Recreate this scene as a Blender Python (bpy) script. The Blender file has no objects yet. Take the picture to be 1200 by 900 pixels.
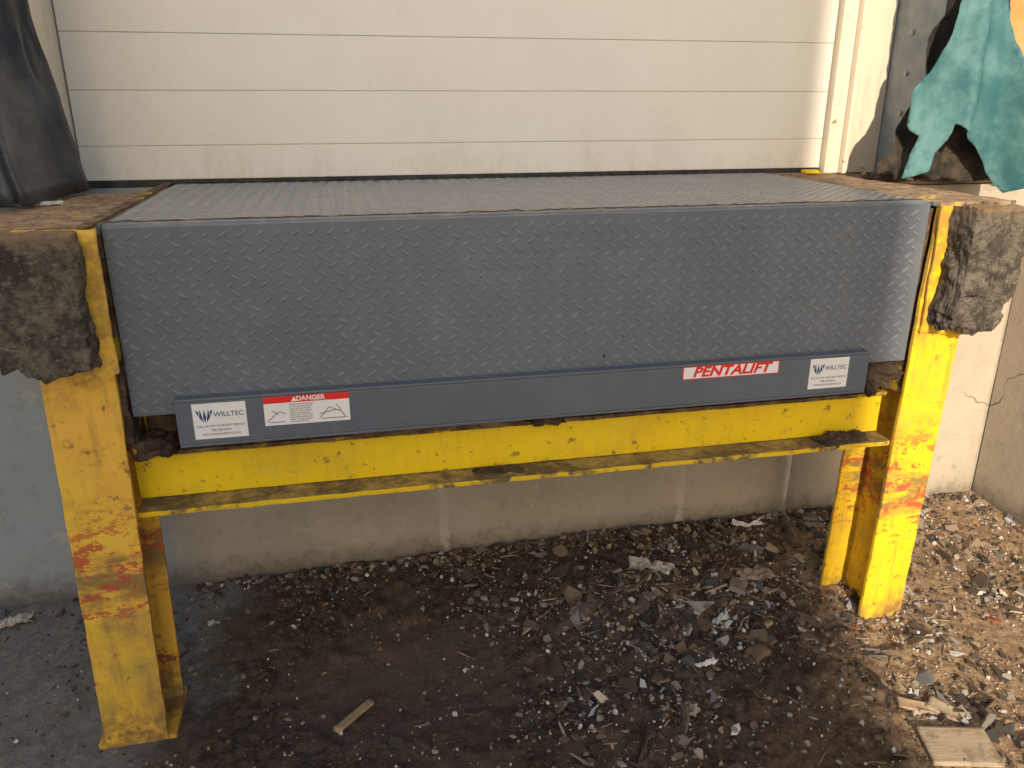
import bpy, bmesh, math, random
from mathutils import Vector, Matrix, noise
from mathutils.geometry import delaunay_2d_cdt
R = random.Random(7)
S = bpy.context.scene
COL = S.collection

# ------------------------------------------------------------------ helpers
class G:
    def __init__(s, name, rough=0.6, spec=0.5, metal=0.0):
        s.m = bpy.data.materials.new(name); s.m.use_nodes = True
        s.t = s.m.node_tree; s.N = s.t.nodes; s.L = s.t.links
        s.b = s.N['Principled BSDF']
        s.b.inputs['Roughness'].default_value = rough
        s.b.inputs['Specular IOR Level'].default_value = spec
        s.b.inputs['Metallic'].default_value = metal
        s.tc = s.N.new('ShaderNodeTexCoord').outputs['Object']
        s.sep = s.N.new('ShaderNodeSeparateXYZ'); s.L.new(s.tc, s.sep.inputs[0])
        s.X, s.Y, s.Z = s.sep.outputs
    def put(s, sock, v):
        if isinstance(v, bpy.types.NodeSocket): s.L.new(v, sock)
        elif isinstance(v, (tuple, list)):
            sock.default_value = tuple(v) + (1,) if len(v) == 3 and len(sock.default_value) == 4 else v
        else: sock.default_value = v
    def mapc(s, sc=(1, 1, 1), loc=(0, 0, 0), rot=(0, 0, 0)):
        n = s.N.new('ShaderNodeMapping'); s.L.new(s.tc, n.inputs[0])
        n.inputs['Scale'].default_value = sc; n.inputs['Location'].default_value = loc; n.inputs['Rotation'].default_value = rot
        return n.outputs[0]
    def noise(s, scale, detail=4, rough=.6, c=None, dist=0):
        n = s.N.new('ShaderNodeTexNoise'); s.L.new(c or s.tc, n.inputs['Vector'])
        n.inputs['Scale'].default_value = scale; n.inputs['Detail'].default_value = min(detail, 4)
        n.inputs['Roughness'].default_value = rough; n.inputs['Distortion'].default_value = dist
        return n.outputs['Fac']
    def voro(s, scale, c=None, feature='F1'):
        n = s.N.new('ShaderNodeTexVoronoi'); n.feature = feature
        s.L.new(c or s.tc, n.inputs['Vector']); n.inputs['Scale'].default_value = scale
        return n.outputs['Distance']
    def step(s, v, a, b):
        n = s.N.new('ShaderNodeMapRange'); n.interpolation_type = 'SMOOTHSTEP'
        s.put(n.inputs['Value'], v)
        if a < b: n.inputs['From Min'].default_value = a; n.inputs['From Max'].default_value = b
        else:
            n.inputs['From Min'].default_value = b; n.inputs['From Max'].default_value = a
            n.inputs['To Min'].default_value = 1; n.inputs['To Max'].default_value = 0
        return n.outputs['Result']
    def math(s, op, a, b=0.0):
        n = s.N.new('ShaderNodeMath'); n.operation = op
        s.put(n.inputs[0], a); s.put(n.inputs[1], b); return n.outputs[0]
    def mul(s, a, b): return s.math('MULTIPLY', a, b)
    def mix(s, f, a, b):
        n = s.N.new('ShaderNodeMix'); n.data_type = 'RGBA'
        s.put(n.inputs[0], f); s.put(n.inputs[6], a); s.put(n.inputs[7], b); return n.outputs[2]
    def color(s, v): s.put(s.b.inputs['Base Color'], v)
    def rough(s, v): s.put(s.b.inputs['Roughness'], v)
    def bump(s, h, strength=.5, dist=.005):
        n = s.N.new('ShaderNodeBump'); s.put(n.inputs['Height'], h)
        n.inputs['Strength'].default_value = strength; n.inputs['Distance'].default_value = dist
        s.L.new(n.outputs[0], s.b.inputs['Normal'])

def empty(name):
    o = bpy.data.objects.new(name, None); o.empty_display_size = .1; COL.objects.link(o); return o

def mesh(name, vs, fs, mat=None, parent=None, bevel=0, smooth=False, solid=0):
    me = bpy.data.meshes.new(name); me.from_pydata([tuple(v) for v in vs], [], fs); me.update()
    if mat: me.materials.append(mat)
    o = bpy.data.objects.new(name, me); COL.objects.link(o)
    if parent: o.parent = parent
    if smooth:
        for p in me.polygons: p.use_smooth = True
    if solid:
        m = o.modifiers.new('s', 'SOLIDIFY'); m.thickness = solid
    if bevel:
        m = o.modifiers.new('b', 'BEVEL'); m.width = bevel; m.segments = 2; m.limit_method = 'ANGLE'
    return o

def boxdata(b):
    x0, x1, y0, y1, z0, z1 = b
    v = [(x0, y0, z0), (x1, y0, z0), (x1, y1, z0), (x0, y1, z0), (x0, y0, z1), (x1, y0, z1), (x1, y1, z1), (x0, y1, z1)]
    f = [(0, 3, 2, 1), (4, 5, 6, 7), (0, 1, 5, 4), (1, 2, 6, 5), (2, 3, 7, 6), (3, 0, 4, 7)]
    return v, f

def boxes(name, bl, mat, parent=None, bevel=.002, lean=None):
    V, F = [], []
    for b in bl:
        v, f = boxdata(b); n = len(V)
        V += v; F += [tuple(i + n for i in q) for q in f]
    if lean:
        z0, k = lean
        V = [(x + (z - z0) * k, y, z) for x, y, z in V]
    return mesh(name, V, F, mat, parent, bevel)

def worn(name, bl, mat, parent=None, cell=.02, amp=.0016, sc=16, lean=None, seed=0, cut=None):
    """steel boxes divided along their length, each section slightly dented so edges are not ruler straight"""
    V, F = [], []
    for b in bl:
        x0, x1, y0, y1, z0, z1 = b
        dims = (x1 - x0, y1 - y0, z1 - z0); ax = dims.index(max(dims)); m = max(2, int(dims[ax] / cell))
        o = [a for a in (0, 1, 2) if a != ax]; lo = (x0, y0, z0)
        w = [max(1, min(6, int(dims[a] / cell))) for a in o]
        ring = []
        for i in range(w[0]): ring.append((i / w[0], 0.))
        for i in range(w[1]): ring.append((1., i / w[1]))
        for i in range(w[0]): ring.append((1 - i / w[0], 1.))
        for i in range(w[1]): ring.append((0., 1 - i / w[1]))
        n0 = len(V); r = len(ring)
        for k in range(m + 1):
            for (a, c) in ring:
                p = [0, 0, 0]; p[ax] = lo[ax] + dims[ax] * k / m
                p[o[0]] = lo[o[0]] + dims[o[0]] * a; p[o[1]] = lo[o[1]] + dims[o[1]] * c
                q = Vector(p); nv = noise.noise_vector(q * sc + Vector((seed, 0, 0))) * amp + noise.noise_vector(q * sc * 4) * amp * .4
                q = q + nv
                if cut: q = cut(q)
                V.append(tuple(q))
        for k in range(m):
            for i in range(r):
                j = (i + 1) % r; F.append((n0 + k * r + i, n0 + k * r + j, n0 + (k + 1) * r + j, n0 + (k + 1) * r + i))
        F.append(tuple(n0 + i for i in range(r))[::-1]); F.append(tuple(n0 + m * r + i for i in range(r)))
    if lean: V = [(x + (z - lean[0]) * lean[1], y, z) for x, y, z in V]
    o = mesh(name, V, F, mat, parent, 0)
    bm = bmesh.new(); bm.from_mesh(o.data); bmesh.ops.recalc_face_normals(bm, faces=bm.faces); bm.to_mesh(o.data); bm.free()
    md = o.modifiers.new('b', 'BEVEL'); md.width = .0015; md.segments = 2; md.limit_method = 'ANGLE'; md.angle_limit = math.radians(50)
    return o

def lump(name, b, mat, parent=None, res=.012, amp=.01, sc=14, seed=0, shape=None, round_=.0, fine=0):
    x0, x1, y0, y1, z0, z1 = b
    bm = bmesh.new(); bmesh.ops.create_cube(bm, size=1)
    n = max(4, int(max(x1 - x0, y1 - y0, z1 - z0) / res))
    bmesh.ops.subdivide_edges(bm, edges=bm.edges[:], cuts=min(n, 60), use_grid_fill=True)
    for v in bm.verts:
        c = v.co * 2
        if round_:
            s = c.normalized() * 1.25
            c = c.lerp(s, round_)
        p = Vector((x0 + (c.x * .5 + .5) * (x1 - x0), y0 + (c.y * .5 + .5) * (y1 - y0), z0 + (c.z * .5 + .5) * (z1 - z0)))
        q = p * sc + Vector((seed, seed * 2.3, 0))
        d = noise.fractal(q, .8, 2.1, 6) * amp
        if fine: d += noise.noise(p * 170) * fine + abs(noise.noise(p * 70)) * fine
        p += c.normalized() * d
        if shape: p = shape(p)
        v.co = p
    me = bpy.data.meshes.new(name); bm.to_mesh(me); bm.free()
    me.materials.append(mat)
    o = bpy.data.objects.new(name, me); COL.objects.link(o)
    if parent: o.parent = parent
    for p in me.polygons: p.use_smooth = True
    return o

def cyl(name, p0, p1, r, mat, parent=None, seg=16):
    p0 = Vector(p0); p1 = Vector(p1); d = (p1 - p0).normalized()
    a = d.orthogonal().normalized(); b = d.cross(a)
    V = []; F = []
    for p in (p0, p1):
        for i in range(seg):
            t = 2 * math.pi * i / seg; V.append(p + a * math.cos(t) * r + b * math.sin(t) * r)
    for i in range(seg): j = (i + 1) % seg; F.append((i, j, seg + j, seg + i))
    F.append(tuple(range(seg))[::-1]); F.append(tuple(range(seg, 2 * seg)))
    return mesh(name, V, F, mat, parent, .0008)

# ------------------------------------------------------------------ materials
def yellow(name, base, base2, wear=.62, scuff=True, grime=.5, drip_amt=.55):
    g = G(name, .5)
    n1 = g.noise(5); n2 = g.noise(38, 4, .7); n3 = g.noise(9, 4, .78)
    c = g.mix(g.step(n1, .35, .65), base, base2)
    if drip_amt:
        drip = g.noise(6, 4, .65, g.mapc((9, 9, .9)))
        c = g.mix(g.mul(g.step(drip, .48, .75), drip_amt), c, (.40, .22, .05))
    if scuff:
        w = g.noise(4, 3, .6)
        zz = g.math('ADD', g.Z, g.mul(g.math('SUBTRACT', w, .5), .25))
        zb = g.mul(g.step(zz, .33, .40), g.step(zz, .54, .48))
        sc = g.noise(26, 4, .8, g.mapc((.5, 1, 1.1)))
        bro = g.noise(9, 4, .75, g.mapc((.6, 1, 1.6)))
        c = g.mix(g.mul(g.mul(g.step(bro, .38, .56), zb), .8), c, (.18, .125, .07))
        zr = g.mul(g.step(zz, .26, .36), g.step(zz, .68, .52))
        c = g.mix(g.mul(g.mul(g.step(sc, .52, .56), zr), .85), c, (.52, .075, .05))
        zl = g.step(g.math('ADD', g.Z, g.mul(g.math('SUBTRACT', w, .5), .2)), .19, .04)
        c = g.mix(g.mul(g.step(n3, .38, .58), g.mul(zl, .85)), c, (.22, .12, .065))
        zt = g.step(g.math('ADD', g.Z, g.mul(g.math('SUBTRACT', n3, .5), .3)), .82, .95)
        c = g.mix(g.mul(g.step(n3, .42, .56), g.mul(zt, .6)), c, (.33, .16, .06))
    r = g.step(n3, wear, wear + .02)
    c = g.mix(r, c, (.13, .05, .025))
    c = g.mix(g.mul(g.step(n3, wear - .07, wear), .45), c, (.55, .20, .04))
    c = g.mix(g.mul(g.step(n2, .61, .67), .8), c, (.26, .12, .05))
    c = g.mix(g.mul(g.step(g.noise(3.3, 4, .72, g.mapc((1, 1, 1), (4, 2, 1))), .48, .68), grime), c, (.24, .17, .09))
    g.color(c); g.rough(g.math('ADD', g.mul(r, .4), .42))
    g.bump(g.math('SUBTRACT', g.mul(n2, .3), g.mul(r, .5)), .5, .003)
    return g.m

m_yel = yellow('worn_yellow_paint', (.88, .50, .07), (.92, .60, .06), .635, grime=.5)
m_yel_r = yellow('bright_worn_yellow_paint', (.92, .57, .02), (.92, .62, .022), .65, grime=.28)
m_yel_b = yellow('beam_yellow_paint', (.95, .69, .008), (.92, .63, .010), .70, scuff=False, grime=.2, drip_amt=.12)
def flange_mat():
    g = G('dirt_covered_flange', .85, .3); n = g.noise(8, 4, .75); n2 = g.noise(50, 4, .75); n3 = g.noise(2.2, 3, .5)
    c = g.mix(g.step(n2, .35, .65), (.56, .41, .12), (.34, .25, .11))
    c = g.mix(g.mul(g.step(g.math('ADD', n, g.mul(n3, .6)), .76, .96), .8), c, (.11, .08, .052))
    edge = g.step(g.Y, 1.6935, 1.6905)
    c = g.mix(g.mul(edge, g.step(n, .62, .5)), c, (.82, .55, .02))
    g.color(c); g.bump(g.math('ADD', n, n2), .6, .003); return g.m
m_flange = flange_mat()

def m_rust_(name, a=(.10, .055, .03), b=(.22, .15, .08), c3=(.55, .36, .03), yamt=.58):
    g = G(name, .85, .3)
    n = g.noise(14, 4, .7); n2 = g.noise(60, 4, .7); n3 = g.noise(7, 4, .75)
    c = g.mix(g.step(n, .38, .6), a, b)
    c = g.mix(g.step(n2, .5, .7), c, (.05, .035, .025))
    c = g.mix(g.step(n3, yamt, yamt + .05), c, c3)
    g.color(c); g.bump(g.math('ADD', n, g.mul(n2, .5)), .7, .004)
    return g.m
m_rust = m_rust_('rusty_steel')
m_deck = m_rust_('rusty_deck_steel', (.22, .145, .09), (.38, .27, .165), (.60, .42, .08), .61)
m_darkrust = m_rust_('dark_rusty_steel', (.045, .030, .022), (.12, .08, .052), (.15, .10, .065), .6)

def grey(name, base, dust, amt, lug_highlight=0):
    g = G(name, .38, .5)
    n = g.noise(3.2, 4, .65); n2 = g.noise(90, 3, .7); n3 = g.noise(12, 4, .75)
    st = g.noise(5, 4, .6, g.mapc((7, 1, .5)))
    c = g.mix(g.step(n, .3, .7), base, tuple(x * 1.10 for x in base))
    c = g.mix(g.mul(g.step(n3, .45, .75), amt), c, dust)
    c = g.mix(g.mul(g.step(st, .5, .8), amt * .6), c, dust)
    c = g.mix(g.mul(g.step(n2, .64, .74), .2), c, dust)
    if lug_highlight: c = g.mix(g.math('ADD', .30, g.mul(g.step(n3, .42, .66), .2)), c, lug_highlight)  # paler lugs: their highlights are put into the colour
    g.color(c); g.rough(g.math('ADD', g.mul(n3, .25), .22))
    g.bump(g.math('ADD', g.mul(n2, .2), n), .10, .002)
    return g.m
m_lip = grey('grey_enamel_steel', (.128, .148, .178), (.21, .22, .225), .28)
m_liplug = grey('grey_enamel_tread', (.150, .172, .205), (.24, .25, .26), .25, (.27, .29, .32))  # tread paler than the plate, standing in for lit lugs
m_top = grey('dusty_grey_enamel_steel', (.15, .155, .17), (.31, .28, .24), .8)
m_toplug = grey('dusty_grey_tread', (.20, .21, .225), (.35, .32, .29), .6, (.40, .39, .38))  # dusty tread, with lug highlights added in the colour
m_bar = grey('grey_enamel_bar', (.112, .132, .165), (.20, .21, .21), .25)

def rubber():
    g = G('torn_laminated_rubber', .95, .12)
    n = g.noise(18, 4, .8); n2 = g.noise(80, 4, .8)
    lay = g.noise(14, 4, .8, g.mapc((1.2, 1, 6)))
    c = g.mix(g.step(n, .38, .62), (.060, .052, .044), (.17, .145, .115))
    c = g.mix(g.mul(g.step(lay, .52, .66), .7), c, (.048, .040, .034))
    c = g.mix(g.mul(g.step(n2, .54, .68), .6), c, (.32, .27, .21))
    top = g.step(g.math('ADD', g.Z, g.mul(g.math('SUBTRACT', n, .5), .06)), 1.180, 1.215)
    c = g.mix(g.mul(top, .75), c, (.27, .18, .11))
    g.color(c)
    g.bump(g.math('ADD', n, g.math('ADD', g.mul(n2, .7), g.mul(lay, .9))), .9, .006)
    return g.m
m_rub = rubber()

def door():
    g = G('white_door_paint', .45, .4)
    n = g.noise(2.5, 4, .6); gr = g.noise(40, 3, .6, g.mapc((.25, 1, 2.2)))
    st = g.noise(5, 4, .75, g.mapc((2.5, 1, .9))); bl = g.noise(9, 4, .7)
    c = g.mix(g.step(n, .3, .7), (.85, .81, .72), (.89, .86, .78))
    low = g.step(g.math('ADD', g.Z, g.mul(g.math('SUBTRACT', n, .5), .2)), 1.36, 1.21)
    c = g.mix(g.mul(g.step(st, .40, .78), g.math('ADD', g.mul(low, .35), .06)), c, (.50, .43, .34))
    c = g.mix(g.mul(g.step(bl, .55, .8), .12), c, (.55, .48, .38))
    c = g.mix(g.mul(g.step(g.noise(70, 3, .6), .70, .75), .4), c, (.35, .3, .25))
    g.color(c); g.bump(gr, .08, .002); return g.m
m_door = door()
m_groove = G('door_groove_shadow_gap', .6); m_groove.color((.62, .58, .50)); m_groove = m_groove.m

def frame_paint():
    g = G('cream_frame_paint', .5, .4)
    st = g.noise(6, 4, .7, g.mapc((5, 5, .7)))
    c = g.mix(g.mul(g.step(st, .5, .75), .4), (.72, .64, .51), (.40, .31, .22))
    c = g.mix(g.step(g.noise(30, 4, .72), .66, .69), c, (.30, .21, .14))
    g.color(c); g.bump(st, .15, .002); return g.m
m_frame = frame_paint()

def concrete(name, left, mid, right, side):
    g = G(name, .9, .2)
    n = g.noise(3, 4, .7); n2 = g.noise(22, 4, .75); n3 = g.noise(150, 3, .7)
    c = g.mix(g.step(g.X, -.62, -.50), left, mid)
    c = g.mix(g.step(g.X, 1.35, 1.7), c, right)
    c = g.mix(g.step(g.X, 2.235, 2.245), c, side)
    c = g.mix(g.mul(g.step(n, .35, .65), .35), c, (.32, .28, .22))
    c = g.mix(g.mul(g.step(n2, .52, .74), .35), c, (.17, .15, .12))
    c = g.mix(g.mul(g.step(g.noise(9, 4, .75, g.mapc((1, 1, 1), (3, 3, 3))), .60, .66), .4), c, (.52, .48, .42))
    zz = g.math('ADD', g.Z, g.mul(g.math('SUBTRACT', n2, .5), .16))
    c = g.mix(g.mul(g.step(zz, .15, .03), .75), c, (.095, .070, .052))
    for xx in (.27, 1.08):
        e = g.math('ABSOLUTE', g.math('SUBTRACT', g.math('ADD', g.X, g.mul(g.math('SUBTRACT', n2, .5), .03)), xx))
        c = g.mix(g.mul(g.mul(g.step(e, .018, .012), .45), g.step(n2, .35, .55)), c, (.58, .54, .47))
    nn = g.N.new('ShaderNodeTexNoise'); nn.inputs['Scale'].default_value = 6; g.L.new(g.tc, nn.inputs['Vector'])
    sc = g.N.new('ShaderNodeVectorMath'); sc.operation = 'SCALE'; sc.inputs['Scale'].default_value = .3
    vv = g.N.new('ShaderNodeVectorMath'); vv.operation = 'ADD'
    g.L.new(nn.outputs['Color'], sc.inputs[0]); g.L.new(sc.outputs[0], vv.inputs[0]); g.L.new(g.tc, vv.inputs[1])
    crack = g.mul(g.step(g.voro(1.1, vv.outputs[0], 'DISTANCE_TO_EDGE'), .003, .001), g.step(g.X, 2.1, 2.2))
    c = g.mix(g.mul(crack, .75), c, (.10, .08, .06))
    g.color(c)
    g.bump(g.math('SUBTRACT', g.math('ADD', n2, g.mul(n3, .35)), crack), .5, .005)
    return g.m
m_con = concrete('foundation_concrete', (.33, .385, .415), (.46, .405, .33), (.52, .46, .37), (.40, .36, .30))

def simple(name, a, b, scale=12, rough=.8, bump=.3, bd=.003, spec=.4):
    g = G(name, rough, spec); n = g.noise(scale, 4, .72)
    g.color(g.mix(g.step(n, .35, .68), a, b)); g.bump(g.math('ADD', n, g.noise(scale * 6, 3, .6)), bump, bd); return g.m
m_facade = simple('facade_cladding', (.70, .66, .58), (.78, .74, .66), 4)
m_jamb = simple('blue_grey_steel_jamb', (.22, .26, .30), (.34, .37, .38), 8, .5)
m_blackcloth = simple('black_vinyl', (.022, .026, .034), (.065, .070, .078), 7, .42, .35, .004, .5)
m_torn = simple('torn_black_fabric', (.020, .018, .016), (.085, .065, .045), 12, .85, .6, .006)
m_teal = simple('teal_vinyl_fabric', (.030, .125, .14), (.10, .23, .235), 7, .65, .25, .002)
m_pad = simple('orange_brown_canvas', (.50, .25, .08), (.64, .36, .14), 5, .85, .4, .004)
def wood(name, a, b):
    g = G(name, .8, .3)
    gr = g.noise(60, 4, .6, g.mapc((.2, 2.2, 2)))
    c = g.mix(g.step(gr, .3, .7), a, b)
    c = g.mix(g.mul(g.step(g.noise(18, 4, .75), .5, .65), .6), c, tuple(v * .45 for v in a))
    g.color(c); g.bump(gr, .4, .002); return g.m
m_wood = wood('weathered_wood', (.36, .25, .14), (.56, .42, .26))
m_ply = wood('plywood_offcut', (.36, .28, .19), (.48, .39, .28))
m_black = simple('black_rubber_seal', (.02, .02, .02), (.06, .055, .05), 20, .7)
m_sheen = simple('galvanised_bolt', (.35, .35, .34), (.5, .5, .48), 30, .4)

def flat(name, c, rough=.4):
    g = G(name, rough); n = g.noise(40, 4, .7)
    g.color(g.mix(g.mul(g.step(n, .5, .75), .25), c, tuple(x * .75 + .02 for x in c))); return g.m
m_white = flat('sticker_white', (.88, .88, .88)); m_red = flat('sticker_red', (.82, .025, .02))
m_ink = flat('sticker_black_ink', (.02, .02, .025)); m_navy = flat('sticker_navy_ink', (.02, .06, .16))

# ------------------------------------------------------------------ ground
def cl(v, a=0., b=1.): return max(a, min(b, v))
def gh(x, y):
    z = .018 * cl(x + .6, 0, 2) + .04 * cl((y - 1.66) / .6) * (1 - .45 * cl((x + .6) / 2))
    w = cl(1 - max(abs(x - .6) - 3, 0) / 2) * cl(1 - max(abs(y - 1) - 3, 0) / 2)
    if w <= 0: return z
    bare = math.exp(-((x - .12) ** 2 / .07 + (y - 1.72) ** 2 / .05))
    mid = cl((x + .45) * 3) * cl((1.55 - x) * 3) * (1 - .75 * bare)
    pile = math.exp(-((x - .85) ** 2 / .35 + (y - 1.9) ** 2 / .10)) * .035
    z += w * (noise.fractal(Vector((x * 2.1, y * 2.1, 3)), 1, 2, 3) * .012 + pile - bare * .012)
    if w > .3 and .4 < y < 2.4:
        z += (noise.fractal(Vector((x * 17, y * 17, 0)), 1, 2, 4)) * (.002 + .010 * mid)
        z += abs(noise.noise(Vector((x * 55, y * 55, 9)))) * .008 * mid
    return z
def axis(a, b, st, far):
    v = [a + i * (b - a) / int((b - a) / st) for i in range(int((b - a) / st) + 1)]
    s = st; p = v[-1]; hi = []
    while p < far: s *= 1.35; p += s; hi.append(p)
    s = st; p = v[0]; lo = []
    while p > -far: s *= 1.35; p -= s; lo.append(p)
    return lo[::-1] + v + hi
xs = axis(-1.3, 2.35, .0075, 400); ys = axis(.85, 2.32, .0075, 400)
V = [(x, y, gh(x, y)) for y in ys for x in xs]
nx = len(xs); F = [(j * nx + i, j * nx + i + 1, (j + 1) * nx + i + 1, (j + 1) * nx + i) for j in range(len(ys) - 1) for i in range(nx - 1)]
def soil():
    g = G('soil_ground', .95, .15)
    n = g.noise(4, 4, .7); n2 = g.noise(30, 4, .8); n3 = g.noise(140, 4, .75)
    xx = g.math('ADD', g.X, g.mul(g.math('SUBTRACT', n, .5), .5))
    xx = g.math('SUBTRACT', xx, g.mul(g.math('SUBTRACT', g.Y, 1.7), .25))
    c = g.mix(g.step(n2, .35, .68), (.044, .032, .024), (.135, .097, .070))
    c = g.mix(g.mul(g.step(n, .45, .62), .4), c, (.15, .11, .080))
    # trodden, bare patch of soil
    dx = g.math('SUBTRACT', g.X, .10); dy = g.math('SUBTRACT', g.Y, 1.70)
    rr = g.math('ADD', g.math('ADD', g.mul(dx, dx), g.mul(g.mul(dy, dy), 1.4)), g.mul(g.math('SUBTRACT', n, .5), .15))
    c = g.mix(g.mul(g.step(rr, .12, .02), .6), c, (.135, .098, .074))
    left = g.mix(g.step(n2, .4, .65), (.17, .165, .155), (.25, .24, .225))
    right = g.mix(g.step(n2, .38, .66), (.25, .165, .10), (.46, .33, .21))  # tan ground, sunlit brightness raised in the colour along the shadow edge
    c = g.mix(g.step(xx, -.36, -.60), c, left)
    c = g.mix(g.step(xx, 1.16, 1.42), c, right)
    c = g.mix(g.mul(g.step(n3, .58, .74), .4), c, (.26, .20, .15))
    # unseen outer ground, made pale to bounce sunlight up onto the dock
    c = g.mix(g.step(g.Y, .6, -.2), c, (.42, .39, .34))
    g.color(c); g.bump(g.math('ADD', n2, g.mul(n3, .5)), .9, .008); return g.m
ground = mesh('ground', V, F, soil(), None, 0, True)

# ------------------------------------------------------------------ loose debris (one joined mesh)
DV, DF, DC = [], [], []
def chip(x, y, r, h, col, elong=1., tilt=.35, sides=None, lift=0):
    n = sides or R.randint(4, 7); base = len(DV)
    rot = Matrix.Rotation(R.uniform(0, 6.28), 3, 'Z')
    tl = Matrix.Rotation(R.gauss(0, tilt), 3, 'X') @ Matrix.Rotation(R.gauss(0, tilt), 3, 'Y')
    o = Vector((x, y, gh(x, y) + h * .35 + r * .10 + lift))
    ph = R.uniform(0, 6.28); rad = [R.uniform(.55, 1.15) for _ in range(n)]
    for k, s in ((-.5, 1.), (.5, R.uniform(.7, .98))):
        for i in range(n):
            a = ph + 6.283 * i / n
            p = Vector((math.cos(a) * r * rad[i] * s * elong, math.sin(a) * r * rad[i] * s, h * k * R.uniform(.8, 1.1)))
            DV.append(tuple(o + tl @ (rot @ p)))
    fs = [tuple(range(base, base + n))[::-1], tuple(range(base + n, base + 2 * n))]
    for i in range(n): j = (i + 1) % n; fs.append((base + i, base + j, base + n + j, base + n + i))
    for f in fs: DF.append(f); DC.append(col)
def vary(c, a=.25):
    k = R.uniform(1 - a, 1 + a); return tuple(cl(v * k) for v in c)
DARK = [(.065, .05, .04), (.10, .073, .053), (.145, .105, .075), (.06, .057, .055), (.18, .135, .095)]
LIGHT = [(.36, .32, .27), (.48, .44, .38), (.26, .22, .18), (.40, .30, .21)]
TAN = [(.48, .34, .21), (.38, .27, .16), (.28, .19, .115)]
def dens(x, y):
    d = math.exp(-((x - .85) ** 2 / .20 + (y - 1.80) ** 2 / .20)) + .12
    d += .35 * cl((y - 2.0) * 4) * cl((x + .3) * 2)
    if x > 1.3: d += .35
    if x < -.3: d *= .45
    d *= 1 - .88 * math.exp(-((x - .12) ** 2 / .08 + (y - 1.72) ** 2 / .06))
    return d * (0.55 + 1.3 * noise.noise(Vector((x * 5, y * 5, 5))) + .2)
def pos(power=1.):
    while True:
        x = R.uniform(-1.1, 2.24); y = R.uniform(.95, 2.26)
        if R.random() < cl(dens(x, y)) ** power: return x, y
for _ in range(14000):
    x, y = pos(.6); r = R.uniform(.0012, .0045); c = R.choice(DARK + DARK + DARK + TAN) if x < 1.25 else R.choice(TAN + LIGHT + DARK)
    chip(x, y, r, r * R.uniform(.6, 1.3), vary(c), R.uniform(1, 1.8))
for _ in range(2600):
    x, y = pos(1.1); r = R.uniform(.004, .012)
    chip(x, y, r, r * R.uniform(.3, .9), vary(R.choice(DARK * 2 + LIGHT)), R.uniform(1, 1.8))
for _ in range(560):
    x, y = pos(1.8); r = R.uniform(.010, .032)
    chip(x, y, r, R.uniform(.002, .007), vary(R.choice(DARK + DARK + [(.26, .20, .15), (.15, .15, .155), (.36, .28, .19), (.32, .30, .27)])), R.uniform(1, 1.9), .5, R.randint(3, 6))
for _ in range(1200):
    x, y = pos(1.2); r = R.uniform(.0009, .0022)
    chip(x, y, r, r * 1.4, vary(R.choice(TAN + DARK + [(.50, .40, .27)])), R.uniform(6, 22), .2, 4)
for _ in range(36):
    x, y = pos(1.3); r = R.uniform(.0022, .0042)
    chip(x, y, r, r * 1.2, vary(R.choice(TAN + [(.55, .42, .28)])), R.uniform(8, 15), .08, 4, .004)
for _ in range(1900):
    x, y = pos(1.3 if R.random() < .7 else .5); r = R.uniform(.0012, .0034) * (2.2 if R.random() < .08 else 1)
    chip(x, y, r, r * 1.5, vary((.76, .74, .70), .15), 1.1, .5, 6)
for _ in range(150):
    x, y = pos(2.0); r = R.uniform(.005, .015)
    chip(x, y, r, .0012, vary(R.choice([(.75, .75, .72), (.50, .54, .60), (.66, .58, .46), (.3, .3, .3)])), R.uniform(1, 3.5), .7, 5, .003)
for _ in range(8):
    x, y = pos(1.9); chip(x, y, R.uniform(.004, .008), .002, (.45, .05, .03), R.uniform(1, 5), .3)
for _ in range(9):
    x, y = pos(1.9); chip(x, y, R.uniform(.006, .012), .002, (.04, .10, .28), R.uniform(1, 3), .3)
for _ in range(900):
    x = R.uniform(-.5, 2.2); y = 2.262 - abs(R.gauss(0, .035)); r = R.uniform(.003, .012)
    chip(x, y, r, r * .8, vary(R.choice(DARK + DARK + LIGHT)), 1.3)
g = G('loose_debris', .9, .25); a = g.N.new('ShaderNodeAttribute'); a.attribute_name = 'Col'
g.color(g.mix(g.mul(g.noise(120, 3, .7), .4), a.outputs['Color'], (.10, .075, .055)))
deb = mesh('loose_debris', DV, DF, g.m)
ca = deb.data.color_attributes.new('Col', 'FLOAT_COLOR', 'CORNER')
buf = []
for f, c in zip(DF, DC): buf += list(c + (1.,)) * len(f)
ca.data.foreach_set('color', buf)

def slab(name, x, y, L, W, T, yaw, mat, tilt=(0, 0), lift=0, amp=.002):
    o = lump(name, (-L / 2, L / 2, -W / 2, W / 2, 0, T), mat, None, .01, amp, 30, R.random() * 20)
    M = Matrix.Translation((x, y, gh(x, y) + lift)) @ Matrix.Rotation(yaw, 4, 'Z') @ Matrix.Rotation(tilt[0], 4, 'X') @ Matrix.Rotation(tilt[1], 4, 'Y')
    o.matrix_world = M; return o
slab('wood_stick', -.045, 1.63, .125, .017, .010, .80, m_wood, (0, .05), .004, .0012)
slab('plywood_offcut', 1.305, 1.20, .15, .11, .009, -.30, m_ply, (.03, -.05), .010, .001)
slab('plywood_offcut', 1.30, 1.335, .09, .032, .006, -.45, m_wood, (.08, .1), .010, .001)
slab('plywood_offcut', 1.36, 1.31, .08, .045, .006, -.9, m_ply, (.05, .1), .008, .001)
slab('brick_fragment', 1.02, 1.60, .055, .04, .018, .4, simple('brown_stone', (.14, .10, .07), (.24, .17, .12)), (.1, .1), -.002, .006)
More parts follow.
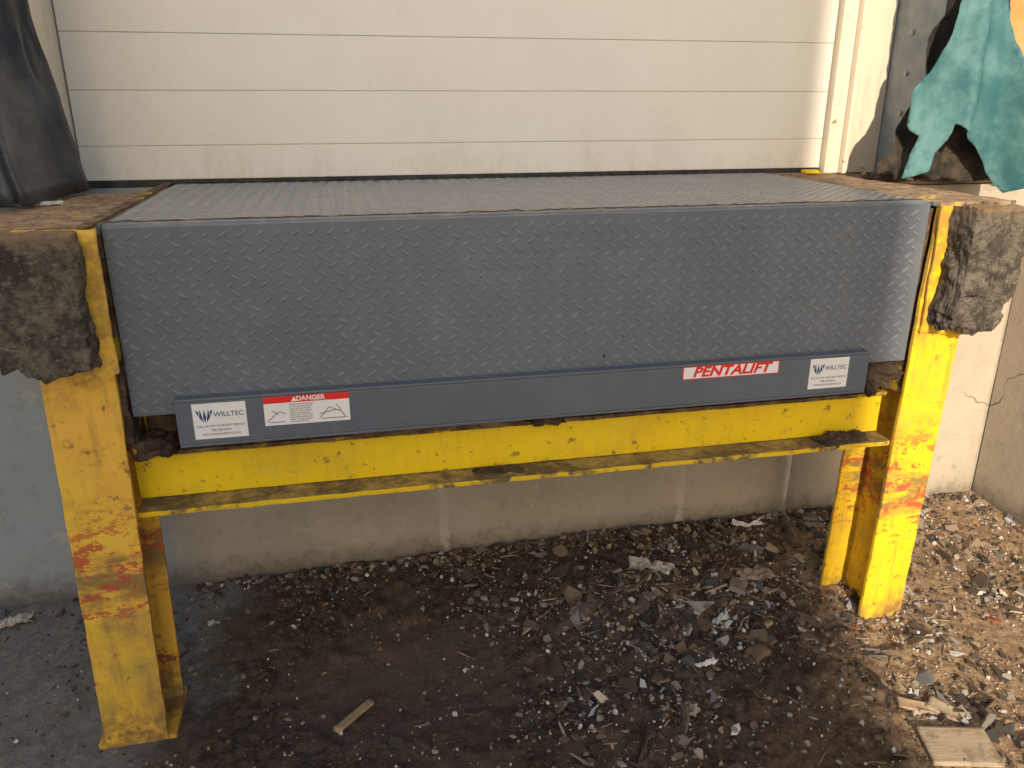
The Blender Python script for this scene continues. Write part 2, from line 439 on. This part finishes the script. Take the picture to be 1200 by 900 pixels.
slab('brick_fragment', 1.09, 1.86, .08, .05, .012, 1.0, simple('grey_stone', (.2, .17, .14), (.32, .28, .23)), (.2, .1), .002, .005)
m_paper = flat('weathered_paper', (.50, .46, .40), .8)
def scrap(name, x, y, L, W, yaw, seed, mat):
    n = 12; V = []; F = []
    for j in range(n + 1):
        for i in range(n + 1):
            u = i / n - .5; v = j / n - .5
            e = 1 + .4 * noise.noise(Vector((u * 5 + seed, v * 5, 1)))
            z = abs(noise.fractal(Vector((u * 3 + seed, v * 3, 0)), 1, 2, 3)) * .03 + .006
            a = u * L * e; b = v * W * e
            X = x + a * math.cos(yaw) - b * math.sin(yaw); Y = y + a * math.sin(yaw) + b * math.cos(yaw)
            V.append((X, Y, gh(X, Y) + z))
    for j in range(n):
        for i in range(n): k = j * (n + 1) + i; F.append((k, k + 1, k + n + 2, k + n + 1))
    return mesh(name, V, F, mat, None, 0, False, .001)
m_card = simple('brown_card', (.20, .155, .115), (.32, .25, .19))
scrap('crumpled_cardboard', .87, 2.00, .12, .06, -.5, 1, m_paper)
scrap('crumpled_cardboard', 1.17, 1.90, .10, .05, -.3, 5, m_card)
scrap('crumpled_cardboard', .62, 1.86, .10, .06, .5, 15, simple('dark_card', (.08, .065, .05), (.15, .12, .09)))
scrap('crumpled_cardboard', -.98, 2.18, .08, .04, .2, 9, m_paper)
scrap('crumpled_cardboard', 1.30, 2.20, .11, .012, 0, 12, flat('white_strip', (.8, .78, .74)))
scrap('plastic_scrap', .98, 1.74, .06, .016, .4, 22, flat('clear_film', (.50, .52, .54)))
scrap('plastic_scrap', .86, 1.58, .05, .012, -.1, 26, flat('white_film', (.75, .75, .75)))

# ------------------------------------------------------------------ building
B = empty('warehouse_building')
boxes('foundation_wall', [(-14, 2.25, 2.27, 2.62, -.4, 1.185)], m_con, B, 0)
boxes('dock_floor_slab', [(-14, -.705, 2.29, 8, 1.187, 1.208), (-.703, 1.80, 2.50, 8, 1.187, 1.206), (1.803, 14, 2.29, 8, 1.187, 1.208)], m_con, B, 0)
boxes('facade', [(-14, -.70, 2.30, 2.60, 1.21, 6.5), (1.815, 14, 2.30, 2.60, 1.21, 6.5), (-.698, 1.813, 2.30, 2.60, 3.9, 6.5)], m_facade, B, 0)
pan = [(-.685, 1.597, 2.502, 2.54, 1.226, 1.3178)]
z = 1.3195
while z < 3.9: pan.append((-.685, 1.597, 2.502, 2.54, z, z + .1448)); z += .1465
D = empty('overhead_door')
boxes('door_panels', pan, m_door, D, .0018)
boxes('door_core', [(-.683, 1.595, 2.5055, 2.538, 1.226, 3.9)], m_groove, D, 0)
boxes('door_bottom_seal', [(-.685, 1.60, 2.497, 2.535, 1.207, 1.225)], m_black, D, .002)
FR = empty('door_frame')
boxes('left_jamb', [(-.699, -.689, 2.28, 2.54, 1.21, 3.9)], m_frame, FR, .001)
boxes('right_stop', [(1.604, 1.655, 2.478, 2.54, 1.209, 3.9), (1.657, 1.675, 2.455, 2.54, 1.209, 3.9), (1.677, 1.80, 2.487, 2.54, 1.209, 3.9)], m_frame, FR, .003)
boxes('right_jamb_plate', [(1.802, 1.812, 2.27, 2.54, 1.209, 3.9)], m_jamb, FR, .001)
for i, zz in enumerate([1.40, 1.52, 1.64, 1.78]):
    cyl('jamb_bolt_%d' % i, (1.802, 2.40, zz), (1.795, 2.40, zz), .008, m_sheen, FR, 8)
RW = boxes('retaining_wall', [(2.25, 2.6, -3, 2.27, -.4, 1.2)], m_con, None, .006)

NB = empty('shadow_caster_building')  # unseen; placed, angled and sized to cast the shadow edge on the dock
fp = [(-1.72, -9), (-5.4, -19), (-18, -19), (-18, -9)]
H = 6.75
mesh('caster_walls', [(x, y, -.1) for x, y in fp] + [(x, y, H) for x, y in fp], [(0, 1, 5, 4), (1, 2, 6, 5), (2, 3, 7, 6), (3, 0, 4, 7), (4, 5, 6, 7)], m_facade, NB)
boxes('caster_windows', [(-5 - i * 3.2, -3.4 - i * 3.2, -9.0, -8.96, 3.4, 4.8) for i in range(4)], m_black, NB, .01)
boxes('caster_door', [(-8.5, -5.2, -9.0, -8.95, 0, 2.8)], m_frame, NB, .01)

# ------------------------------------------------------------------ steel frame
SF = empty('steel_dock_frame')
worn('left_post', [(-.618, -.480, 1.655, 1.667, .006, 1.200), (-.618, -.468, 1.795, 1.806, .006, 1.195), (-.553, -.545, 1.6675, 1.7945, .006, 1.19)], m_yel, SF, lean=(0, .024), amp=.0022)
worn('left_post_foot', [(-.635, -.462, 1.66, 1.83, -.02, .012)], m_yel, SF)
worn('right_post', [(1.372, 1.502, 1.672, 1.684, .02, 1.200), (1.354, 1.500, 1.835, 1.846, .02, 1.195), (1.430, 1.438, 1.6845, 1.8345, .02, 1.19)], m_yel_r, SF, lean=(0, .024), seed=5, amp=.0022)
worn('right_post_foot', [(1.350, 1.515, 1.68, 1.865, .0, .034)], m_yel, SF)
worn('crossbeam_web', [(-.478, 1.395, 1.757, 1.766, .592, .700)], m_yel_b, SF, amp=.001)
worn('crossbeam_lower_flange', [(-.475, 1.392, 1.690, 1.835, .578, .590)], m_flange, SF, amp=.0022)
worn('crossbeam_upper_flange', [(-.475, 1.392, 1.735, 1.835, .702, .712)], m_rust, SF)
worn('header_channel', [(-.44, 1.36, 1.775, 1.80, .713, .80)], m_darkrust, SF)
boxes('side_plates', [(-.462, -.452, 1.70, 2.265, .72, 1.195), (1.398, 1.408, 1.70, 2.265, .72, 1.195)], m_rust, SF, .001)
worn('left_curb_plate', [(-.70, -.452, 1.668, 2.288, 1.196, 1.213)], m_deck, SF, amp=.003)
worn('left_curb_ridge', [(-.477, -.452, 1.64, 2.49, 1.214, 1.219)], m_rust, SF)
worn('right_curb_plate', [(1.402, 1.60, 1.672, 2.49, 1.200, 1.212)], m_deck, SF, amp=.003)
worn('right_curb_edge', [(1.545, 1.60, 1.66, 1.671, 1.15, 1.212)], m_deck, SF)
def ragged(q):
    if q.z < .99:
        q.z += noise.noise(Vector((q.x * 60, 3, q.z * 20))) * .03
    return q
worn('left_bumper_backplate', [(-.59, -.447, 1.643, 1.652, .93, 1.212)], m_yel, SF, amp=.003, cut=ragged, cell=.012)
worn('right_bumper_backplate', [(1.398, 1.530, 1.660, 1.668, .89, 1.205)], m_yel_r, SF, amp=.003, cut=ragged, cell=.012)
boxes('yellow_stop', [(1.50, 1.55, 2.42, 2.45, 1.214, 1.225)], m_yel_b, SF, .002)
lump('left_post_rust', (-.475, -.448, 1.67, 1.72, .76, .93), m_darkrust, SF, .01, .010, 30, 3)
lump('left_dirt', (-.47, -.385, 1.70, 1.76, .714, .750), m_darkrust, SF, .005, .016, 34, 6, fine=.005)
lump('right_dirt', (1.275, 1.385, 1.70, 1.77, .735, .810), m_darkrust, SF, .004, .026, 30, 9, None, .3, fine=.007)
lump('flange_dirt', (1.20, 1.33, 1.70, 1.75, .588, .600), m_darkrust, SF, .004, .012, 44, 12, None, .4, fine=.005)
lump('flange_dirt_b', (.28, .40, 1.715, 1.75, .586, .594), m_darkrust, SF, .005, .007, 30, 17, None, .4, fine=.003)
boxes('shim_plate', [(.0, .40, 1.715, 1.735, .7135, .730)], m_rust, SF, .003)
lump('beam_crumbs', (.42, .50, 1.70, 1.73, .714, .730), m_darkrust, SF, .006, .010, 40, 21)

def lb(p):
    k = noise.fractal(Vector((p.x * 12, p.z * 12, 4)), 1, 2, 4)
    if p.z < 1.0: p.x += k * .018; p.z += k * .026
    return p
lump('dock_bumper', (-.628, -.476, 1.578, 1.642, .952, 1.210), m_rub, None, .0052, .010, 16, 2, lb, .05, fine=.0018)
def rb(p):
    t = cl((p.z - .92) / .29)
    p.x += .022 * math.sin(t * 3.1) * (1 if p.x > 1.48 else .3) - (1 - t) * .012 + .008
    return lb(p)
lump('dock_bumper', (1.414, 1.550, 1.578, 1.658, .910, 1.210), m_rub, None, .0052, .012, 16, 8, rb, .11, fine=.0018)

# ------------------------------------------------------------------ dock leveler
DL = empty('dock_leveler')
def lugs(fn, u0, u1, v0, v1):
    V, F = [], []
    a, b = .0350, .0172; row = 0; v = v0 + b * .6
    L, W, Hh = .0122, .0036, .0025
    while v < v1 - b * .4:
        u = u0 + (.5 if row % 2 else 1.) * a * .7
        ang = math.radians(34 if row % 2 else -34)
        ca, sa = math.cos(ang), math.sin(ang)
        while u < u1 - a * .3:
            n = len(V); P = [(-L, 0, 0), (-L * .5, -W, 0), (L * .5, -W, 0), (L, 0, 0), (L * .5, W, 0), (-L * .5, W, 0),
                             (-L * .6, 0, Hh * .8), (-L * .35, -W * .45, Hh), (L * .35, -W * .45, Hh), (L * .6, 0, Hh * .8), (L * .35, W * .45, Hh), (-L * .35, W * .45, Hh)]
            for p in P: V.append(fn(u + p[0] * ca - p[1] * sa, v + p[0] * sa + p[1] * ca, p[2]))
            for i in range(6): j = (i + 1) % 6; F.append((n + i, n + j, n + 6 + j, n + 6 + i))
            F.append(tuple(n + 6 + i for i in range(6)))
            u += a
        v += b; row += 1
    return V, F
lipx0, lipx1 = -.447, 1.390
worn('lip_plate', [(lipx0, lipx1, 1.690, 1.703, .814, 1.207)], m_lip, DL, amp=.0006, sc=6)
V, F = lugs(lambda u, v, h: (u, 1.6898 - h, v), lipx0, lipx1, .816, 1.203)
mesh('lip_tread', V, F, m_liplug, DL)
boxes('platform_plate', [(-.445, 1.388, 1.716, 2.485, 1.203, 1.214)], m_top, DL, .002)
V, F = lugs(lambda u, v, h: (u, v, 1.2138 + h * .8), -.443, 1.386, 1.735, 2.48)
mesh('platform_tread', V, F, m_toplug, DL)
cyl('hinge_tube', (-.448, 1.709, 1.205), (1.392, 1.709, 1.205), .0080, m_top, DL)
worn('hinge_dirt', [(-.44, 1.385, 1.7165, 1.722, 1.2142, 1.2155)], m_darkrust, DL, .01, .0025, 60)
boxes('hinge_tabs', [(-.468, -.449, 1.683, 1.70, 1.196, 1.214), (1.392, 1.43, 1.683, 1.70, 1.202, 1.210)], m_bar, DL, .001)
boxes('lip_keeper_bar', [(-.358, 1.268, 1.664, 1.671, .752, .846), (-.358, 1.268, 1.664, 1.688, .8465, .853), (-.358, 1.268, 1.664, 1.70, .745, .7515)], m_bar, DL, .0015)
boxes('keeper_ends', [(-.3575, -.352, 1.6715, 1.688, .7525, .8455), (1.262, 1.2675, 1.6715, 1.688, .7525, .8455)], m_bar, DL, .0005)
boxes('platform_beams', [(x, x + .04, 1.81, 2.24, 1.06, 1.20) for x in (-.40, -.05, .30, .65, 1.0, 1.32)], m_darkrust, DL, .003)
cyl('drain_hole', (.583, 1.6895, .880), (.583, 1.686, .880), .004, m_black, DL, 10)

# ------------------------------------------------------------------ stickers
YS = 1.6636
def text(s, x, z, size, mat, parent, align='CENTER', shear=0, bold=0, sx=1.):
    c = bpy.data.curves.new('lettering', 'FONT'); c.body = s; c.size = size; c.align_x = align; c.align_y = 'CENTER'
    c.shear = shear; c.offset = bold; c.extrude = .0001; c.materials.append(mat)
    o = bpy.data.objects.new('lettering', c); COL.objects.link(o)
    o.location = (x, YS - .0006, z); o.rotation_euler = (math.radians(90), 0, 0); o.scale = (sx, 1, 1); o.parent = parent
    return o
def sheet(name, x0, x1, z0, z1, mat, parent=None, d=0.):
    return boxes(name, [(x0, x1, YS - .0002 - d, YS, z0, z1)], mat, parent, 0)
def poly(name, pts, mat, parent, d=.0006):
    return mesh(name, [(x, YS - d, z) for x, z in pts], [tuple(range(len(pts)))], mat, parent)
def company(x0, x1, z0, z1):
    s = sheet('company_sticker', x0, x1, z0, z1, m_white); w = x1 - x0; h = z1 - z0; k = w / .108
    cx = x0 + w * .22; cz = z0 + h * .66; u = .0150 * k
    for sg in (-1, 1):
        poly('logo_wing', [(cx + sg * u * .15, cz - u * 1.1), (cx + sg * u * .75, cz - u * .2), (cx + sg * u * .55, cz + u * 1.0), (cx + sg * u * .35, cz - u * .1)], m_navy, s)
        poly('logo_tip', [(cx + sg * u * .85, cz - u * .1), (cx + sg * u * 1.15, cz + u * .9), (cx + sg * u * .72, cz + u * .6)], m_navy, s)
    poly('logo_core', [(cx, cz - u * 1.0), (cx + u * .22, cz - u * .3), (cx, cz + u * 1.0), (cx - u * .22, cz - u * .3)], m_navy, s)
    text('WILLTEC', x0 + w * .67, cz + .001, .0150 * k, m_navy, s, bold=.0001)
    text('CALL US FOR YOUR NEXT SERVICE', x0 + w * .5, z0 + h * .36, .0062 * k, m_ink, s)
    text('780-436-0416', x0 + w * .5, z0 + h * .24, .0072 * k, m_ink, s)
    text('WWW.DOCKSERVICE.CA', x0 + w * .5, z0 + h * .12, .0068 * k, m_ink, s)
company(-.325, -.217, .762, .842); company(1.106, 1.212, .766, .844)
ds = sheet('danger_sticker', -.181, -.002, .781, .846, m_white)
poly('red_band', [(-.181, .831), (-.002, .831), (-.002, .846), (-.181, .846)], m_red, ds, .0004)
text('DANGER', -.083, .8385, .0150, m_white, ds, bold=.0004)
poly('warning_triangle', [(-.124, .833), (-.111, .833), (-.1175, .8442)], m_white, ds, .0006)
for i in range(9): text(['Keep hands and feet clear.', 'Do not use dock leveler', 'unless you are trained.', 'Read the owner manual', 'before operating unit.', 'Always use maintenance', 'prop when servicing the', 'leveler. Disconnect and', 'lock out power first.'][i], -.128, .8265 - i * .0049, .0048, m_ink, ds, 'LEFT')
for a, b in (((-.176, .790), (-.150, .812)), ((-.150, .812), (-.136, .806)), ((-.172, .788), (-.138, .788)), ((-.066, .790), (-.045, .815)), ((-.045, .815), (-.022, .803)), ((-.062, .789), (-.008, .789)), ((-.03, .82), (-.012, .79)), ((-.066, .800), (-.03, .808)), ((-.165, .815), (-.152, .805))):
    A = Vector(a); Bq = Vector(b); d = (Bq - A).normalized(); nrm = Vector((-d.y, d.x)) * .0007
    poly('pictogram_line', [A - nrm, Bq - nrm, Bq + nrm, A + nrm], m_ink, ds)
ls = sheet('maker_sticker', .772, 1.022, .815, .847, m_red)
poly('white_border', [(.7745, .817), (1.0195, .817), (1.0195, .845), (.7745, .845)], m_white, ls, .0004)
text('PENTALIFT', .897, .8310, .0335, m_red, ls, shear=.25, bold=.0012, sx=1.22)

# ------------------------------------------------------------------ dock seal fabrics
def cloth(name, outline, yfn, mat, step=.010, parent=None):
    pts = []
    n = len(outline)
    for i in range(n):
        a = Vector(outline[i]); b = Vector(outline[(i + 1) % n]); m = max(1, int((b - a).length / step))
        for k in range(m):
            p = a.lerp(b, k / m)
            if k: p += Vector((noise.noise(Vector((p.x * 35, p.y * 35, 1))), noise.noise(Vector((p.x * 35, p.y * 35, 7))))) * .005
            pts.append(p)
    nb = len(pts); edges = [(i, (i + 1) % nb) for i in range(nb)]
    xs_ = [p.x for p in pts]; zs_ = [p.y for p in pts]
    def inside(x, y):
        c = False; j = nb - 1
        for i in range(nb):
            if (pts[i].y > y) != (pts[j].y > y) and x < (pts[j].x - pts[i].x) * (y - pts[i].y) / (pts[j].y - pts[i].y) + pts[i].x: c = not c
            j = i
        return c
    q = list(pts); x = min(xs_)
    while x < max(xs_):
        z = min(zs_)
        while z < max(zs_):
            if inside(x, z): q.append(Vector((x + R.uniform(-.002, .002), z + R.uniform(-.002, .002))))
            z += step
        x += step
    v, e, f, *_ = delaunay_2d_cdt(q, edges, [], 1, 1e-5)
    return mesh(name, [(p.x, yfn(p.x, p.y), p.y) for p in v], [tuple(t) for t in f], mat, parent, 0, True, .0015)
teal = [(1.667, 2.3), (1.667, 1.692), (1.652, 1.60), (1.622, 1.511), (1.58, 1.45), (1.536, 1.392), (1.585, 1.372), (1.620, 1.345), (1.606, 1.30), (1.590, 1.228),
        (1.620, 1.238), (1.655, 1.250), (1.665, 1.30), (1.688, 1.335), (1.698, 1.378), (1.735, 1.355), (1.760, 1.360), (1.798, 1.325), (1.84, 1.28), (1.885, 1.228), (1.935, 1.180), (1.975, 1.200), (1.95, 1.34), (1.897, 1.479), (1.855, 1.58), (1.815, 1.695), (1.81, 2.3)]
def fold(x, z):
    # folds fan out from the gathered top towards the hem
    k = cl((1.95 - z) / .75)
    u = (x - 1.735 - .06 * k) / (.075 + .19 * k)
    w = u * 5.6 + 1.2 * noise.noise(Vector((x * 3, z * 3, 0)))
    return 2.045 + (.014 + .026 * k) * math.sin(w) + (.005 + .008 * k) * math.sin(w * 2.3 + 1) + .022 * noise.noise(Vector((x * 5, z * 3, 3))) - .05 * k * (1 - k)
cloth('torn_teal_curtain', teal, fold, m_teal)
blk = [(1.70, 2.3), (1.715, 1.708), (1.69, 1.62), (1.675, 1.54), (1.645, 1.457), (1.625, 1.38), (1.59, 1.33), (1.555, 1.262), (1.565, 1.232), (1.59, 1.25), (1.60, 1.218), (1.635, 1.235), (1.66, 1.216), (1.70, 1.24), (1.74, 1.214), (1.80, 1.222), (1.87, 1.205), (1.93, 1.22), (1.99, 1.20), (1.97, 1.36), (1.90, 1.5), (1.88, 2.3)]
cloth('torn_black_curtain', blk, lambda x, z: 2.145 + .022 * math.sin((x + (z - 1.2) * .35) * 42 + 2 * noise.noise(Vector((x * 6, z * 3, 2)))) + .03 * noise.noise(Vector((x * 9, z * 5, 6))), m_torn)
lump('dock_seal_pad', (1.875, 2.20, 2.20, 2.295, 1.235, 2.9), m_pad, None, .03, .008, 5, 4, None, .0)
n, m_ = 36, 44; V = []; F = []
for j in range(m_ + 1):
    t = j / m_
    for i in range(n + 1):
        s = i / n
        top = Vector((-.95 + .325 * s, 2.10 + .02 * s, 2.6)); mid = Vector((-.93 + .300 * s, 2.10 + .03 * s, 1.645))
        bot = Vector((-.79 + .13 * cl(s * 2) + .045 * cl(s * 2 - 1), 1.93 + .04 * cl(s * 2) + .32 * cl(s * 2 - 1), 1.222))
        if t < .6: p = top.lerp(mid, t / .6)
        else:
            k = (t - .6) / .4; p = mid.lerp(bot, k * k * .35 + k * .65)
        w = .018 * math.sin(s * 15 + t * 3) + .02 * noise.noise(Vector((s * 4, t * 5, 2))) + .012 * (1 - abs(noise.noise(Vector((s * 7 + t * 4, t * 9, 5))))) ** 3
        V.append((p.x + w * .25 * (1 - t), p.y + w, p.z + (.008 * noise.noise(Vector((s * 9, 0, 0))) if j == m_ else 0)))
for j in range(m_):
    for i in range(n): k = j * (n + 1) + i; F.append((k, k + 1, k + n + 2, k + n + 1))
mesh('black_vinyl_curtain', V, F, m_blackcloth, None, 0, True, .003)
lump('dock_seal_pad', (-1.15, -.80, 2.14, 2.295, 1.235, 2.9), m_torn, None, .03, .01, 5, 9)
lump('debris_clump', (1.62, 2.10, 2.20, 2.29, 1.209, 1.225), m_darkrust, None, .01, .015, 20, 31, fine=.004)
lump('debris_clump', (-.70, -.62, 2.02, 2.08, 1.213, 1.220), flat('pale_grit', (.55, .52, .48), .9), None, .006, .010, 60, 33, None, .4)

# ------------------------------------------------------------------ light, sky, camera
el, az = math.radians(22.5), math.radians(16)
W = bpy.data.worlds.new('World'); S.world = W; W.use_nodes = True
nt = W.node_tree; sky = nt.nodes.new('ShaderNodeTexSky'); sky.sky_type = 'NISHITA'; sky.sun_disc = False
sky.sun_elevation = el; sky.sun_rotation = math.pi + az; sky.dust_density = 2.4; sky.ozone_density = .5; sky.air_density = 1.0
nt.links.new(sky.outputs[0], nt.nodes['Background'].inputs[0]); nt.nodes['Background'].inputs[1].default_value = .15
sd = bpy.data.lights.new('sun', 'SUN'); sd.energy = 5.0; sd.angle = math.radians(.5); sd.color = (1, .85, .66)
so = bpy.data.objects.new('sun', sd); COL.objects.link(so)
d = Vector((math.sin(az) * math.cos(el), math.cos(az) * math.cos(el), -math.sin(el)))
so.rotation_euler = d.to_track_quat('-Z', 'Y').to_euler(); so.location = (-3, -8, 6)

cam = bpy.data.cameras.new('camera'); co = bpy.data.objects.new('camera', cam); COL.objects.link(co)
cam.sensor_width = 36; cam.lens = 28.14; cam.clip_start = .02; cam.clip_end = 2000
yaw, pit = math.radians(12.2), math.radians(19.53)
fw = Vector((math.sin(yaw) * math.cos(pit), math.cos(yaw) * math.cos(pit), -math.sin(pit)))
rt = Vector((math.cos(yaw), -math.sin(yaw), 0)); up = rt.cross(fw)
M = Matrix((rt, up, -fw)).transposed().to_4x4(); M.translation = (0, 0, 1.44)
co.matrix_world = M
S.camera = co
S.view_settings.view_transform = 'Standard'; S.view_settings.look = 'None'; S.view_settings.exposure = 0
